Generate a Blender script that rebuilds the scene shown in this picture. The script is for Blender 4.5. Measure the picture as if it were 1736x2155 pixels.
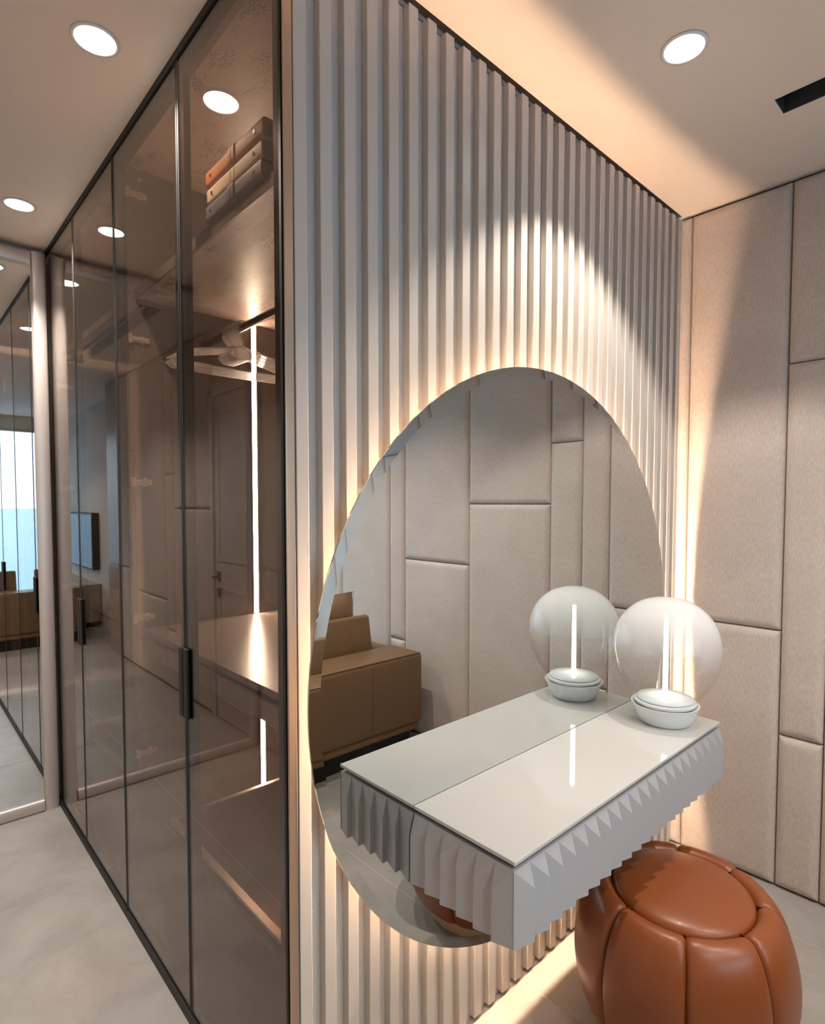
import bpy, bmesh, math, random
from mathutils import Matrix, Vector
random.seed(7)
PI = math.pi
for o in list(bpy.data.objects):
    bpy.data.objects.remove(o, do_unlink=True)
SC = bpy.context.scene
COL = SC.collection

# ------------------------------------------------------------------ camera
cam_d = bpy.data.cameras.new('camera')
cam = bpy.data.objects.new('camera', cam_d)
COL.objects.link(cam)
F_PX, CX, CY = 1210.66, 871.27, 1111.96
R_ = Vector((0.733803, -0.679362, 0.00043)); U_ = Vector((0.028541, 0.031461, 0.999097)); W_ = Vector((0.678762, 0.733129, -0.042476))
M = Matrix(((R_.x, U_.x, -W_.x, -0.590671), (R_.y, U_.y, -W_.y, -1.011301), (R_.z, U_.z, -W_.z, 1.43672), (0, 0, 0, 1)))
cam.matrix_world = M
cam_d.sensor_fit = 'HORIZONTAL'
cam_d.sensor_width = 36.0
cam_d.lens = 36.0 * F_PX / 1736.0
cam_d.shift_x = -(CX - 868.0) / 1736.0
cam_d.shift_y = (CY - 1077.5) / 1736.0
cam_d.clip_start = 0.02
cam_d.clip_end = 6000
SC.camera = cam

# ------------------------------------------------------------------ view, world, daylight
SC.view_settings.view_transform = 'Standard'
SC.view_settings.look = 'None'
SC.view_settings.gamma = 1.0
SC.view_settings.use_curve_mapping = False
SC.view_settings.exposure = 0.36
SC.cycles.max_bounces = 9
SC.cycles.diffuse_bounces = 3
SC.cycles.glossy_bounces = 6
SC.cycles.transparent_max_bounces = 20
SKY_STRENGTH = 3.5
SPOT_W = 80.0
RING_E = 300.0
STRIP_E = 95.0
world = bpy.data.worlds.new('world')
SC.world = world
world.use_nodes = True
bg = world.node_tree.nodes['Background']
bg.inputs[0].default_value = (0.70, 0.87, 1.0, 1)
bg.inputs[1].default_value = SKY_STRENGTH
# portal that guides the sampling of the sky through the window opening
pl = bpy.data.lights.new('window_portal', 'AREA')
pl.shape = 'RECTANGLE'; pl.size = 2.9; pl.size_y = 2.35
pl.cycles.is_portal = True
po = bpy.data.objects.new('window_portal', pl)
po.location = (0.28, -3.93, 1.25)
po.rotation_euler = (PI / 2, 0, PI)      # emits towards +Y
COL.objects.link(po)

# ------------------------------------------------------------------ sizes
H = 2.6            # ceiling
LW = 1.827         # right wall plane
XL = -1.03         # left wall face
YE = 2.105          # end mirror face plane
WD = 0.546         # door width
YF = -4.0          # window wall

# ------------------------------------------------------------------ materials
def srgb(r, g, b):
    f = lambda c: ((c / 255.0 + 0.055) / 1.055) ** 2.4 if c > 10 else c / 255.0 / 12.92
    return (f(r), f(g), f(b), 1)

def new_mat(name):
    m = bpy.data.materials.new(name)
    m.use_nodes = True
    nt = m.node_tree
    return m, nt, nt.nodes, nt.links, nt.nodes['Principled BSDF']

def plain(name, col, rough=0.5, metal=0.0, noise=0.0, nscale=8.0, bump=0.0, bscale=60.0, stretch=None, spec=0.5, coat=0.0):
    m, nt, N, Lk, b = new_mat(name)
    b.inputs['Base Color'].default_value = col
    b.inputs['Roughness'].default_value = rough
    b.inputs['Metallic'].default_value = metal
    b.inputs['Specular IOR Level'].default_value = spec
    b.inputs['Coat Weight'].default_value = coat
    if noise or bump:
        tc = N.new('ShaderNodeTexCoord'); mp = N.new('ShaderNodeMapping')
        Lk.new(tc.outputs['Object'], mp.inputs[0])
        if stretch: mp.inputs['Scale'].default_value = stretch
    if noise:
        n = N.new('ShaderNodeTexNoise'); n.inputs['Scale'].default_value = nscale; n.inputs['Detail'].default_value = 6
        Lk.new(mp.outputs[0], n.inputs[0])
        mx = N.new('ShaderNodeMix'); mx.data_type = 'RGBA'; mx.blend_type = 'MIX'
        c = col
        mx.inputs[6].default_value = tuple(x * (1 - noise) for x in c[:3]) + (1,)
        mx.inputs[7].default_value = tuple(min(1, x * (1 + noise)) for x in c[:3]) + (1,)
        Lk.new(n.outputs['Fac'], mx.inputs[0]); Lk.new(mx.outputs[2], b.inputs['Base Color'])
    if bump:
        n2 = N.new('ShaderNodeTexNoise'); n2.inputs['Scale'].default_value = bscale; n2.inputs['Detail'].default_value = 3
        Lk.new(mp.outputs[0], n2.inputs[0])
        bp = N.new('ShaderNodeBump'); bp.inputs['Strength'].default_value = bump; bp.inputs['Distance'].default_value = 0.002
        Lk.new(n2.outputs['Fac'], bp.inputs['Height']); Lk.new(bp.outputs[0], b.inputs['Normal'])
    return m

def schlick(N, Lk, f0, power=5.0, scale=1.0):
    """|cos| based Fresnel factor, the same from both sides of a thin pane"""
    g = N.new('ShaderNodeNewGeometry'); d = N.new('ShaderNodeVectorMath'); d.operation = 'DOT_PRODUCT'
    Lk.new(g.outputs['Incoming'], d.inputs[0]); Lk.new(g.outputs['Normal'], d.inputs[1])
    a = N.new('ShaderNodeMath'); a.operation = 'ABSOLUTE'; Lk.new(d.outputs['Value'], a.inputs[0])
    s = N.new('ShaderNodeMath'); s.operation = 'SUBTRACT'; s.inputs[0].default_value = 1; s.use_clamp = True; Lk.new(a.outputs[0], s.inputs[1])
    p = N.new('ShaderNodeMath'); p.operation = 'POWER'; p.inputs[1].default_value = power; Lk.new(s.outputs[0], p.inputs[0])
    m = N.new('ShaderNodeMath'); m.operation = 'MULTIPLY_ADD'; m.inputs[1].default_value = (1 - f0) * scale; m.inputs[2].default_value = f0
    Lk.new(p.outputs[0], m.inputs[0])
    return m.outputs[0]

def pane(name, tint, f0, refl=(1, 1, 1, 1), power=5.0, scale=1.0):
    m = bpy.data.materials.new(name); m.use_nodes = True
    nt = m.node_tree; N = nt.nodes; Lk = nt.links
    N.clear()
    out = N.new('ShaderNodeOutputMaterial'); mx = N.new('ShaderNodeMixShader')
    t = N.new('ShaderNodeBsdfTransparent'); t.inputs[0].default_value = tint
    g = N.new('ShaderNodeBsdfGlossy'); g.inputs['Color'].default_value = refl; g.inputs['Roughness'].default_value = 0.0
    Lk.new(schlick(N, Lk, f0, power, scale), mx.inputs[0]); Lk.new(t.outputs[0], mx.inputs[1]); Lk.new(g.outputs[0], mx.inputs[2])
    Lk.new(mx.outputs[0], out.inputs[0])
    return m

def cloudy(name, base, amount, col):
    m = base.copy(); m.name = name
    N = m.node_tree.nodes; Lk = m.node_tree.links
    out = [n for n in N if n.type == 'OUTPUT_MATERIAL'][0]
    src = out.inputs[0].links[0].from_socket
    df = N.new('ShaderNodeBsdfTranslucent'); df.inputs[0].default_value = col
    d2 = N.new('ShaderNodeBsdfDiffuse'); d2.inputs[0].default_value = col
    m0 = N.new('ShaderNodeMixShader'); Lk.new(df.outputs[0], m0.inputs[1]); Lk.new(d2.outputs[0], m0.inputs[2])
    mx = N.new('ShaderNodeMixShader'); mx.inputs[0].default_value = amount
    Lk.new(src, mx.inputs[1]); Lk.new(m0.outputs[0], mx.inputs[2]); Lk.new(mx.outputs[0], out.inputs[0])
    return m

def mirror_mat(name, col, rough=0.0):
    m = bpy.data.materials.new(name); m.use_nodes = True
    nt = m.node_tree; N = nt.nodes; Lk = nt.links; N.clear()
    out = N.new('ShaderNodeOutputMaterial'); g = N.new('ShaderNodeBsdfGlossy')
    g.inputs['Color'].default_value = col; g.inputs['Roughness'].default_value = rough
    Lk.new(g.outputs[0], out.inputs[0])
    return m

def emis(name, col, strength):
    m = bpy.data.materials.new(name); m.use_nodes = True
    nt = m.node_tree; N = nt.nodes; Lk = nt.links; N.clear()
    out = N.new('ShaderNodeOutputMaterial'); e = N.new('ShaderNodeEmission')
    e.inputs[0].default_value = col; e.inputs[1].default_value = strength
    Lk.new(e.outputs[0], out.inputs[0])
    return m

def fabric_mat(name, c1, c2):
    m, nt, N, Lk, b = new_mat(name)
    tc = N.new('ShaderNodeTexCoord'); mp = N.new('ShaderNodeMapping'); mp.inputs['Scale'].default_value = (1, 1, 0.16)
    Lk.new(tc.outputs['Object'], mp.inputs[0])
    n = N.new('ShaderNodeTexNoise'); n.inputs['Scale'].default_value = 330; n.inputs['Detail'].default_value = 4
    Lk.new(mp.outputs[0], n.inputs[0])
    n2 = N.new('ShaderNodeTexNoise'); n2.inputs['Scale'].default_value = 5; n2.inputs['Detail'].default_value = 4
    Lk.new(tc.outputs['Object'], n2.inputs[0])
    ad = N.new('ShaderNodeMath'); ad.operation = 'MULTIPLY_ADD'; ad.inputs[1].default_value = 0.35
    Lk.new(n2.outputs['Fac'], ad.inputs[0]); Lk.new(n.outputs['Fac'], ad.inputs[2])
    rp = N.new('ShaderNodeValToRGB'); rp.color_ramp.elements[0].position = 0.42; rp.color_ramp.elements[1].position = 0.95
    rp.color_ramp.elements[0].color = c1; rp.color_ramp.elements[1].color = c2
    Lk.new(ad.outputs[0], rp.inputs[0]); Lk.new(rp.outputs[0], b.inputs['Base Color'])
    b.inputs['Roughness'].default_value = 0.75
    b.inputs['Sheen Weight'].default_value = 0.25
    bp = N.new('ShaderNodeBump'); bp.inputs['Strength'].default_value = 0.10; bp.inputs['Distance'].default_value = 0.0006
    Lk.new(n.outputs['Fac'], bp.inputs['Height']); Lk.new(bp.outputs[0], b.inputs['Normal'])
    return m

def floor_mat(name):
    m, nt, N, Lk, b = new_mat(name)
    tc = N.new('ShaderNodeTexCoord')
    n = N.new('ShaderNodeTexNoise'); n.inputs['Scale'].default_value = 3.2; n.inputs['Detail'].default_value = 9; n.inputs['Roughness'].default_value = 0.62; n.inputs['Distortion'].default_value = 0.6
    Lk.new(tc.outputs['Generated'], n.inputs[0])
    g = N.new('ShaderNodeNewGeometry'); Lk.new(g.outputs['Position'], n.inputs[0])
    rp = N.new('ShaderNodeValToRGB')
    rp.color_ramp.elements[0].position = 0.3; rp.color_ramp.elements[1].position = 0.72
    rp.color_ramp.elements[0].color = srgb(142, 135, 128); rp.color_ramp.elements[1].color = srgb(171, 164, 157)
    Lk.new(n.outputs['Fac'], rp.inputs[0])
    n2 = N.new('ShaderNodeTexNoise'); n2.inputs['Scale'].default_value = 420; n2.inputs['Detail'].default_value = 2
    Lk.new(g.outputs['Position'], n2.inputs[0])
    mx = N.new('ShaderNodeMix'); mx.data_type = 'RGBA'; mx.blend_type = 'OVERLAY'; mx.inputs[0].default_value = 0.25
    Lk.new(rp.outputs[0], mx.inputs[6]); Lk.new(n2.outputs['Color'], mx.inputs[7])
    hs = N.new('ShaderNodeHueSaturation'); hs.inputs['Saturation'].default_value = 0.75
    Lk.new(mx.outputs[2], hs.inputs['Color']); Lk.new(hs.outputs[0], b.inputs['Base Color'])
    b.inputs['Roughness'].default_value = 0.34
    b.inputs['Specular IOR Level'].default_value = 0.45
    return m

def speckle_mat(name):
    m, nt, N, Lk, b = new_mat(name)
    g = N.new('ShaderNodeNewGeometry')
    big = N.new('ShaderNodeTexNoise'); big.inputs['Scale'].default_value = 11; big.inputs['Detail'].default_value = 4; big.inputs['Roughness'].default_value = 0.65
    mp = N.new('ShaderNodeMapping'); mp.inputs['Scale'].default_value = (1, 0.55, 1)
    Lk.new(g.outputs['Position'], mp.inputs[0]); Lk.new(mp.outputs[0], big.inputs[0])
    v = N.new('ShaderNodeTexVoronoi'); v.inputs['Scale'].default_value = 175
    Lk.new(g.outputs['Position'], v.inputs['Vector'])
    th = N.new('ShaderNodeMapRange'); th.inputs[1].default_value = 0.43; th.inputs[2].default_value = 0.66; th.inputs[3].default_value = 0.05; th.inputs[4].default_value = 0.6
    Lk.new(big.outputs['Fac'], th.inputs[0])
    lt = N.new('ShaderNodeMath'); lt.operation = 'LESS_THAN'
    Lk.new(v.outputs['Distance'], lt.inputs[0]); Lk.new(th.outputs[0], lt.inputs[1])
    mx = N.new('ShaderNodeMix'); mx.data_type = 'RGBA'
    mx.inputs[6].default_value = srgb(190, 168, 152); mx.inputs[7].default_value = srgb(48, 37, 30)
    Lk.new(lt.outputs[0], mx.inputs[0]); Lk.new(mx.outputs[2], b.inputs['Base Color'])
    b.inputs['Roughness'].default_value = 0.42
    return m

def globe_mat(name, z0, z1):
    """clear blown glass turning milky towards the crown"""
    m = bpy.data.materials.new(name); m.use_nodes = True
    nt = m.node_tree; N = nt.nodes; Lk = nt.links; N.clear()
    out = N.new('ShaderNodeOutputMaterial')
    tc = N.new('ShaderNodeTexCoord'); sp = N.new('ShaderNodeSeparateXYZ'); Lk.new(tc.outputs['Object'], sp.inputs[0])
    mr = N.new('ShaderNodeMapRange'); mr.interpolation_type = 'SMOOTHSTEP'
    mr.inputs[1].default_value = z0; mr.inputs[2].default_value = z1; mr.inputs[3].default_value = 0.0; mr.inputs[4].default_value = 0.8
    Lk.new(sp.outputs[2], mr.inputs[0])
    tr = N.new('ShaderNodeBsdfTransparent'); tr.inputs[0].default_value = (0.985, 0.99, 0.99, 1)
    df = N.new('ShaderNodeBsdfDiffuse'); df.inputs[0].default_value = (0.93, 0.95, 0.96, 1)
    tl = N.new('ShaderNodeBsdfTranslucent'); tl.inputs[0].default_value = (0.95, 0.96, 0.97, 1)
    m1 = N.new('ShaderNodeMixShader'); m1.inputs[0].default_value = 0.5
    Lk.new(df.outputs[0], m1.inputs[1]); Lk.new(tl.outputs[0], m1.inputs[2])
    m2 = N.new('ShaderNodeMixShader'); Lk.new(mr.outputs[0], m2.inputs[0]); Lk.new(tr.outputs[0], m2.inputs[1]); Lk.new(m1.outputs[0], m2.inputs[2])
    gl = N.new('ShaderNodeBsdfGlossy'); gl.inputs['Roughness'].default_value = 0.0
    m3 = N.new('ShaderNodeMixShader'); Lk.new(schlick(N, Lk, 0.035, 5.0, 0.8), m3.inputs[0])
    Lk.new(m2.outputs[0], m3.inputs[1]); Lk.new(gl.outputs[0], m3.inputs[2])
    Lk.new(m3.outputs[0], out.inputs[0])
    return m

def sea_mat(name):
    m, nt, N, Lk, b = new_mat(name)
    b.inputs['Base Color'].default_value = srgb(70, 140, 182)
    b.inputs['Roughness'].default_value = 0.25
    g = N.new('ShaderNodeNewGeometry'); mp = N.new('ShaderNodeMapping'); mp.inputs['Scale'].default_value = (0.02, 0.09, 1)
    Lk.new(g.outputs['Position'], mp.inputs[0])
    n = N.new('ShaderNodeTexNoise'); n.inputs['Scale'].default_value = 3; n.inputs['Detail'].default_value = 8
    Lk.new(mp.outputs[0], n.inputs[0])
    bp = N.new('ShaderNodeBump'); bp.inputs['Strength'].default_value = 0.5; bp.inputs['Distance'].default_value = 1.0
    Lk.new(n.outputs['Fac'], bp.inputs['Height']); Lk.new(bp.outputs[0], b.inputs['Normal'])
    return m

MAT = {
    'ceiling': plain('ceiling_paint', srgb(238, 223, 207), 0.8, noise=0.015, nscale=3),
    'wallpaint': plain('wall_paint', srgb(214, 206, 198), 0.75, noise=0.02, nscale=3),
    'slat': plain('slat_lacquer', srgb(206, 198, 188), 0.38, noise=0.015, nscale=4, bump=0.03, bscale=150),
    'fabric': fabric_mat('linen_panel', srgb(184, 170, 159), srgb(216, 203, 193)),
    'tile': floor_mat('floor_tile'),
    'grout': plain('tile_grout', srgb(214, 208, 200), 0.9, noise=0.03),
    'slotgrey': plain('slot_dark_grey', srgb(66, 62, 60), 0.6, noise=0.03),
    'black': plain('black_paint', srgb(16, 14, 13), 0.55, noise=0.05),
    'gap': plain('shadow_gap_paint', srgb(128, 116, 106), 0.7, noise=0.03),
    'bronze': plain('bronze_frame', srgb(78, 64, 54), 0.32, 0.75, noise=0.06, nscale=30, stretch=(30, 30, 0.3)),
    'gold': plain('champagne_trim', srgb(202, 178, 156), 0.3, 0.85, noise=0.04, nscale=40, stretch=(40, 40, 0.3)),
    'alu': plain('brushed_aluminium', srgb(204, 194, 188), 0.42, 0.55, noise=0.05, nscale=40, stretch=(30, 30, 1.0), bump=0.04, bscale=200),
    'carcass': plain('carcass_melamine', srgb(122, 109, 100), 0.45, noise=0.04, nscale=20, bump=0.03),
    'carcass_dark': plain('carcass_back', srgb(96, 82, 74), 0.35, noise=0.06, nscale=40),
    'counter': plain('drawer_counter', srgb(150, 134, 122), 0.28, noise=0.06, nscale=12, stretch=(1, 8, 1), bump=0.04),
    'leather_lining': plain('drawer_lining', srgb(182, 120, 88), 0.6, noise=0.05, bump=0.08, bscale=300),
    'chrome': plain('polished_steel', srgb(222, 212, 202), 0.12, 1.0, noise=0.02, nscale=50),
    'bronze_glass': pane('bronze_glass', (0.755, 0.705, 0.665, 1), 0.034, (0.94, 0.92, 0.9, 1), 4.2, 1.0),
    'clear_glass': pane('clear_glass', (0.96, 0.98, 0.98, 1), 0.04),
    'acrylic': cloudy('acrylic', pane('clear_acrylic', (0.93, 0.9, 0.88, 1), 0.16, (1, 1, 1, 1), 2.0), 0.33, (0.95, 0.93, 0.9, 1)),
    'mirror': mirror_mat('round_mirror_silver', (0.725, 0.755, 0.745, 1)),
    'mirror_end': mirror_mat('door_mirror_silver', (0.80, 0.82, 0.82, 1)),
    'ring': emis('mirror_led', (1.0, 0.675, 0.45, 1), RING_E),
    'strip': emis('wardrobe_led', (1.0, 0.81, 0.64, 1), STRIP_E),
    'lens': emis('downlight_lens', (1.0, 0.93, 0.85, 1), 14.0),
    'white': plain('white_lacquer', srgb(236, 234, 230), 0.35, noise=0.01),
    'vanity': plain('vanity_lacquer', srgb(178, 178, 180), 0.42, noise=0.012, bump=0.02, bscale=200),
    'vanity_glass': plain('vanity_back_painted_glass', srgb(205, 204, 199), 0.06, noise=0.01, nscale=2, spec=0.6, coat=0.5),
    'lampwhite': plain('lamp_base_white', srgb(234, 236, 236), 0.4, noise=0.01),
    'lampdisc': plain('lamp_opal_disc', srgb(232, 236, 234), 0.3, noise=0.01),
    'rod': emis('lamp_light_rod', (1.0, 0.93, 0.84, 1), 10.0),
    'globe': globe_mat('blown_glass', 0.15, 0.41),
    'tan': plain('tan_leather', srgb(136, 73, 36), 0.36, noise=0.07, nscale=5, bump=0.06, bscale=420, coat=0.1),
    'seam': plain('leather_seam', srgb(70, 38, 22), 0.6, noise=0.05),
    'wood_light': plain('pale_wood_base', srgb(206, 178, 146), 0.45, noise=0.05, stretch=(2, 2, 20)),
    'sofa': plain('sofa_leather', srgb(118, 90, 62), 0.42, noise=0.06, nscale=4, bump=0.06, bscale=300),
    'pillow': plain('pillow_leather', srgb(128, 100, 74), 0.42, noise=0.06, nscale=5, bump=0.08, bscale=40),
    'box_tan': plain('box_tan_leather', srgb(208, 128, 62), 0.45, noise=0.05, bump=0.05, bscale=400),
    'box_cream': plain('box_cream_leather', srgb(222, 206, 172), 0.45, noise=0.03, bump=0.05, bscale=400),
    'box_slate': plain('box_slate_leather', srgb(98, 98, 106), 0.45, noise=0.05, bump=0.05, bscale=400),
    'box_end': plain('box_end_card', srgb(150, 134, 122), 0.8, noise=0.05),
    'speckle': speckle_mat('speckled_panel'),
    'stone': plain('stone_cladding', srgb(176, 160, 146), 0.3, noise=0.12, nscale=3),
    'door': plain('door_lacquer', srgb(206, 198, 190), 0.45, noise=0.015),
    'screen': plain('tv_screen', srgb(10, 12, 14), 0.08, noise=0.02),
    'sea': sea_mat('sea_water'),
    'nickel': plain('brushed_nickel', srgb(226, 210, 194), 0.35, 0.35, noise=0.03),
    'rail': plain('hanging_rail_metal', srgb(120, 96, 80), 0.25, 0.9, noise=0.03),
}

# ------------------------------------------------------------------ mesh helpers
def B():
    return bmesh.new()

def box(bm, x0, y0, z0, x1, y1, z1, bev=0.0, seg=2):
    r = bmesh.ops.create_cube(bm, size=1.0)
    vs = r['verts']
    for v in vs:
        v.co = Vector(((x0 + x1) / 2 + v.co.x * (x1 - x0), (y0 + y1) / 2 + v.co.y * (y1 - y0), (z0 + z1) / 2 + v.co.z * (z1 - z0)))
    if bev > 0:
        es = {e for v in vs for e in v.link_edges}
        bmesh.ops.bevel(bm, geom=list(es), offset=bev, segments=seg, profile=0.5, affect='EDGES')
    return bm

def prism(bm, pts2, axis, a0, a1):
    """extrude a closed 2D outline along an axis ('x','y','z'); the outline lies in the other two axes"""
    def mk(p, a):
        if axis == 'x': return (a, p[0], p[1])
        if axis == 'y': return (p[0], a, p[1])
        return (p[0], p[1], a)
    A = [bm.verts.new(mk(p, a0)) for p in pts2]
    C = [bm.verts.new(mk(p, a1)) for p in pts2]
    n = len(pts2)
    bm.faces.new(A); bm.faces.new(list(reversed(C)))
    for i in range(n):
        j = (i + 1) % n
        bm.faces.new((A[j], A[i], C[i], C[j]))
    bmesh.ops.recalc_face_normals(bm, faces=bm.faces[:])
    return bm

def lathe(bm, prof, seg=48, cx=0, cy=0, axis='z', closed=False):
    """prof: list of (r, h); r==0 makes a pole"""
    rings = []
    for r, h in prof:
        if r < 1e-6:
            p = (cx, cy, h) if axis == 'z' else (cx, h, cy)
            rings.append([bm.verts.new(p)])
        else:
            ring = []
            for i in range(seg):
                a = 2 * PI * i / seg
                c, s = math.cos(a) * r, math.sin(a) * r
                ring.append(bm.verts.new((cx + c, cy + s, h) if axis == 'z' else (cx + c, h, cy + s)))
            rings.append(ring)
    pairs = list(zip(rings[:-1], rings[1:]))
    if closed: pairs.append((rings[-1], rings[0]))
    for a, b in pairs:
        if len(a) == 1 and len(b) == 1: continue
        for i in range(seg):
            j = (i + 1) % seg
            if len(a) == 1: bm.faces.new((a[0], b[j], b[i]))
            elif len(b) == 1: bm.faces.new((a[i], a[j], b[0]))
            else: bm.faces.new((a[i], a[j], b[j], b[i]))
    bmesh.ops.recalc_face_normals(bm, faces=bm.faces[:])
    return bm

def tube(bm, pts, r, seg=8, closed=False):
    pts = [Vector(p) for p in pts]
    n = len(pts)
    rings = []
    prev = None
    for i, p in enumerate(pts):
        if closed: t = pts[(i + 1) % n] - pts[i - 1]
        else: t = pts[min(i + 1, n - 1)] - pts[max(i - 1, 0)]
        t.normalize()
        if prev is None:
            up = Vector((0, 0, 1)) if abs(t.z) < 0.9 else Vector((1, 0, 0))
            a = t.cross(up).normalized()
        else:
            a = (prev - t * prev.dot(t)).normalized()
        prev = a
        b = t.cross(a)
        rings.append([bm.verts.new(p + a * math.cos(2 * PI * k / seg) * r + b * math.sin(2 * PI * k / seg) * r) for k in range(seg)])
    m = n if closed else n - 1
    for i in range(m):
        A, C = rings[i], rings[(i + 1) % n]
        for k in range(seg):
            l = (k + 1) % seg
            bm.faces.new((A[k], A[l], C[l], C[k]))
    if not closed:
        bm.faces.new(list(reversed(rings[0]))); bm.faces.new(rings[-1])
    bmesh.ops.recalc_face_normals(bm, faces=bm.faces[:])
    return bm

def mesh_of(name, bm, mat, smooth=False, angle=None):
    me = bpy.data.meshes.new(name)
    bm.to_mesh(me); bm.free()
    if mat is not None: me.materials.append(MAT[mat] if isinstance(mat, str) else mat)
    if smooth:
        for p in me.polygons: p.use_smooth = True
        if angle:
            me.set_sharp_from_angle(angle=math.radians(angle))
    return me

def put(name, me, parent=None, loc=(0, 0, 0), rotz=0.0):
    o = bpy.data.objects.new(name, me)
    COL.objects.link(o)
    o.location = loc
    o.rotation_euler = (0, 0, rotz)
    if parent is not None: o.parent = parent
    return o

def root_loc(o):
    v = Vector((0, 0, 0))
    while o is not None:
        v += o.location; o = o.parent
    return v

def part(name, bm, mat, parent=None, smooth=False, angle=None, label=None):
    """bm is in world coordinates; the part keeps its parent's origin"""
    if parent is not None:
        bmesh.ops.translate(bm, verts=bm.verts[:], vec=-root_loc(parent))
    o = put(name, mesh_of(name, bm, mat, smooth, angle), parent)
    if label: o['label'] = label
    return o

def thing(name, label, cat, loc=(0, 0, 0), group=None):
    o = bpy.data.objects.new(name, None)
    COL.objects.link(o)
    o.empty_display_size = 0.05
    o.location = loc
    o['label'] = label; o['category'] = cat
    if group: o['group'] = group
    return o

def struct(name, bm, mat, label=None, cat=None, **k):
    o = part(name, bm, mat, None, **k)
    o['kind'] = 'structure'
    o['label'] = label
    o['category'] = cat
    return o

def spot(name, parent, loc, power, size=84, blend=0.45, col=(1, 0.895, 0.80), rad=0.035, rot=(0, 0, 0)):
    l = bpy.data.lights.new(name, 'SPOT')
    l.energy = power; l.spot_size = math.radians(size); l.spot_blend = blend; l.color = col; l.shadow_soft_size = rad
    o = bpy.data.objects.new(name, l); COL.objects.link(o)
    o.parent = parent
    o.location = Vector(loc) - root_loc(parent)
    o.rotation_euler = rot
    return o

# ------------------------------------------------------------------ floor with tiles
fl = struct('floor', box(B(), -1.4, -4.1, -0.06, 1.95, 2.3, -0.0011), 'grout', 'pale screed and grout bed under the large floor tiles', 'floor')
xc = [-1.4, -0.42, 0.79, 1.6, 1.95]
yc = [-4.1, -3.46, -2.24, -1.02, 0.2, 1.42, 2.3]
g = 0.0015
for i in range(len(xc) - 1):
    for j in range(len(yc) - 1):
        b = box(B(), xc[i] + g, yc[j] + g, -0.0011, xc[i + 1] - g, yc[j + 1] - g, 0.0)
        part('tile', b, 'tile', fl)

# ------------------------------------------------------------------ ceiling with two recessed slots
def plate_holes(bm, xs, ys, holes, z0, z1):
    xs = sorted(xs); ys = sorted(ys)
    for i in range(len(xs) - 1):
        for j in range(len(ys) - 1):
            cx, cy = (xs[i] + xs[i + 1]) / 2, (ys[j] + ys[j + 1]) / 2
            if any(a < cx < b and c < cy < d for a, b, c, d in holes): continue
            box(bm, xs[i], ys[j], z0, xs[i + 1], ys[j + 1], z1)
    return bm
SLOT_R = (1.328, 1.418, -2.6, -0.462)
SLOT_L = (-0.68, -0.54, -0.2, 1.62)
GAPW = (0.0, LW, 0.0, 0.03)
bm = plate_holes(B(), [-1.4, SLOT_L[0], SLOT_L[1], 0.0, SLOT_R[0], SLOT_R[1], LW, 1.95],
                 [-4.1, SLOT_R[2], SLOT_R[3], SLOT_L[2], 0.0, 0.03, SLOT_L[3], 2.3], [SLOT_R, SLOT_L, GAPW], H, H + 0.1)
ce = struct('ceiling', bm, 'ceiling', 'smooth warm white plaster ceiling', 'ceiling')
# shadow gap above the slats
tg = struct('trim_1', box(box(B(), 0.0, 0.0312, H - 0.02, LW, 0.0352, H + 0.02), 0.0, 0.0, H + 0.012, LW, 0.0312, H + 0.02), 'gap', 'grey shadow gap channel between slats and ceiling', 'trim')

def slot(name, s, depth, inner, label, blade_mat):
    x0, x1, y0, y1 = s
    t = thing(name, label, 'air vent', ((x0 + x1) / 2, (y0 + y1) / 2, H))
    b = B()
    box(b, x0 + 0.0005, y0, H, x0 + 0.004, y1, H + depth); box(b, x1 - 0.004, y0, H, x1 - 0.0005, y1, H + depth)
    box(b, x0, y0, H, x1, y0 + 0.004, H + depth); box(b, x0, y1 - 0.004, H, x1, y1, H + depth)
    box(b, x0, y0, H + depth - 0.004, x1, y1, H + depth)
    part('channel', b, inner, t)
    b = B()
    for (a, c, d, e) in ((x0 - 0.003, y0 - 0.003, x0 + 0.001, y1 + 0.003), (x1 - 0.001, y0 - 0.003, x1 + 0.003, y1 + 0.003), (x0, y0 - 0.003, x1, y0 + 0.001), (x0, y1 - 0.001, x1, y1 + 0.003)):
        box(b, a, c, H - 0.0015, d, e, H + 0.004)
    part('edge_trim', b, 'white', t)
    b = box(B(), x0 + (x1 - x0) * 0.3, y0 + 0.01, H + depth - 0.03, x0 + (x1 - x0) * 0.34, y1 - 0.01, H + depth - 0.005)
    part('deflector', b, blade_mat, t)
    return t
slot('ceiling_air_slot', SLOT_R, 0.07, 'slotgrey', 'long black recessed air slot in the ceiling near the padded wall', 'black')
slot('ceiling_air_slot', SLOT_L, 0.085, 'white', 'white recessed ceiling slot above the corridor, seen reflected in the wardrobe glass', 'white')

# ------------------------------------------------------------------ slatted wall
PS, X0, SWD, SDP = 0.0612, 0.0240, 0.0292, 0.021
ZT = 2.586
wf = struct('wall_front', box(B(), 0.021, SDP, 0.0, LW, 0.031, ZT), 'slat', 'greige lacquered backing panel behind the vertical slats', 'wall')
sm = mesh_of('slat', box(B(), 0, 0, 0.012, SWD, SDP + 0.0005, ZT, 0.0012, 1), 'slat')
nsl = int((LW - X0) / PS) + 1
for i in range(nsl):
    x = X0 + i * PS
    if x + SWD > LW + 0.002: continue
    put('slat', sm, wf, (x, 0, 0))
struct('trim_2', box(B(), 0.0012, 0.0008, 0.0, 0.0215, 0.0058, ZT, 0.0015, 2), 'gold', 'champagne metal corner strip between wardrobe and slats', 'trim')

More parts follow.
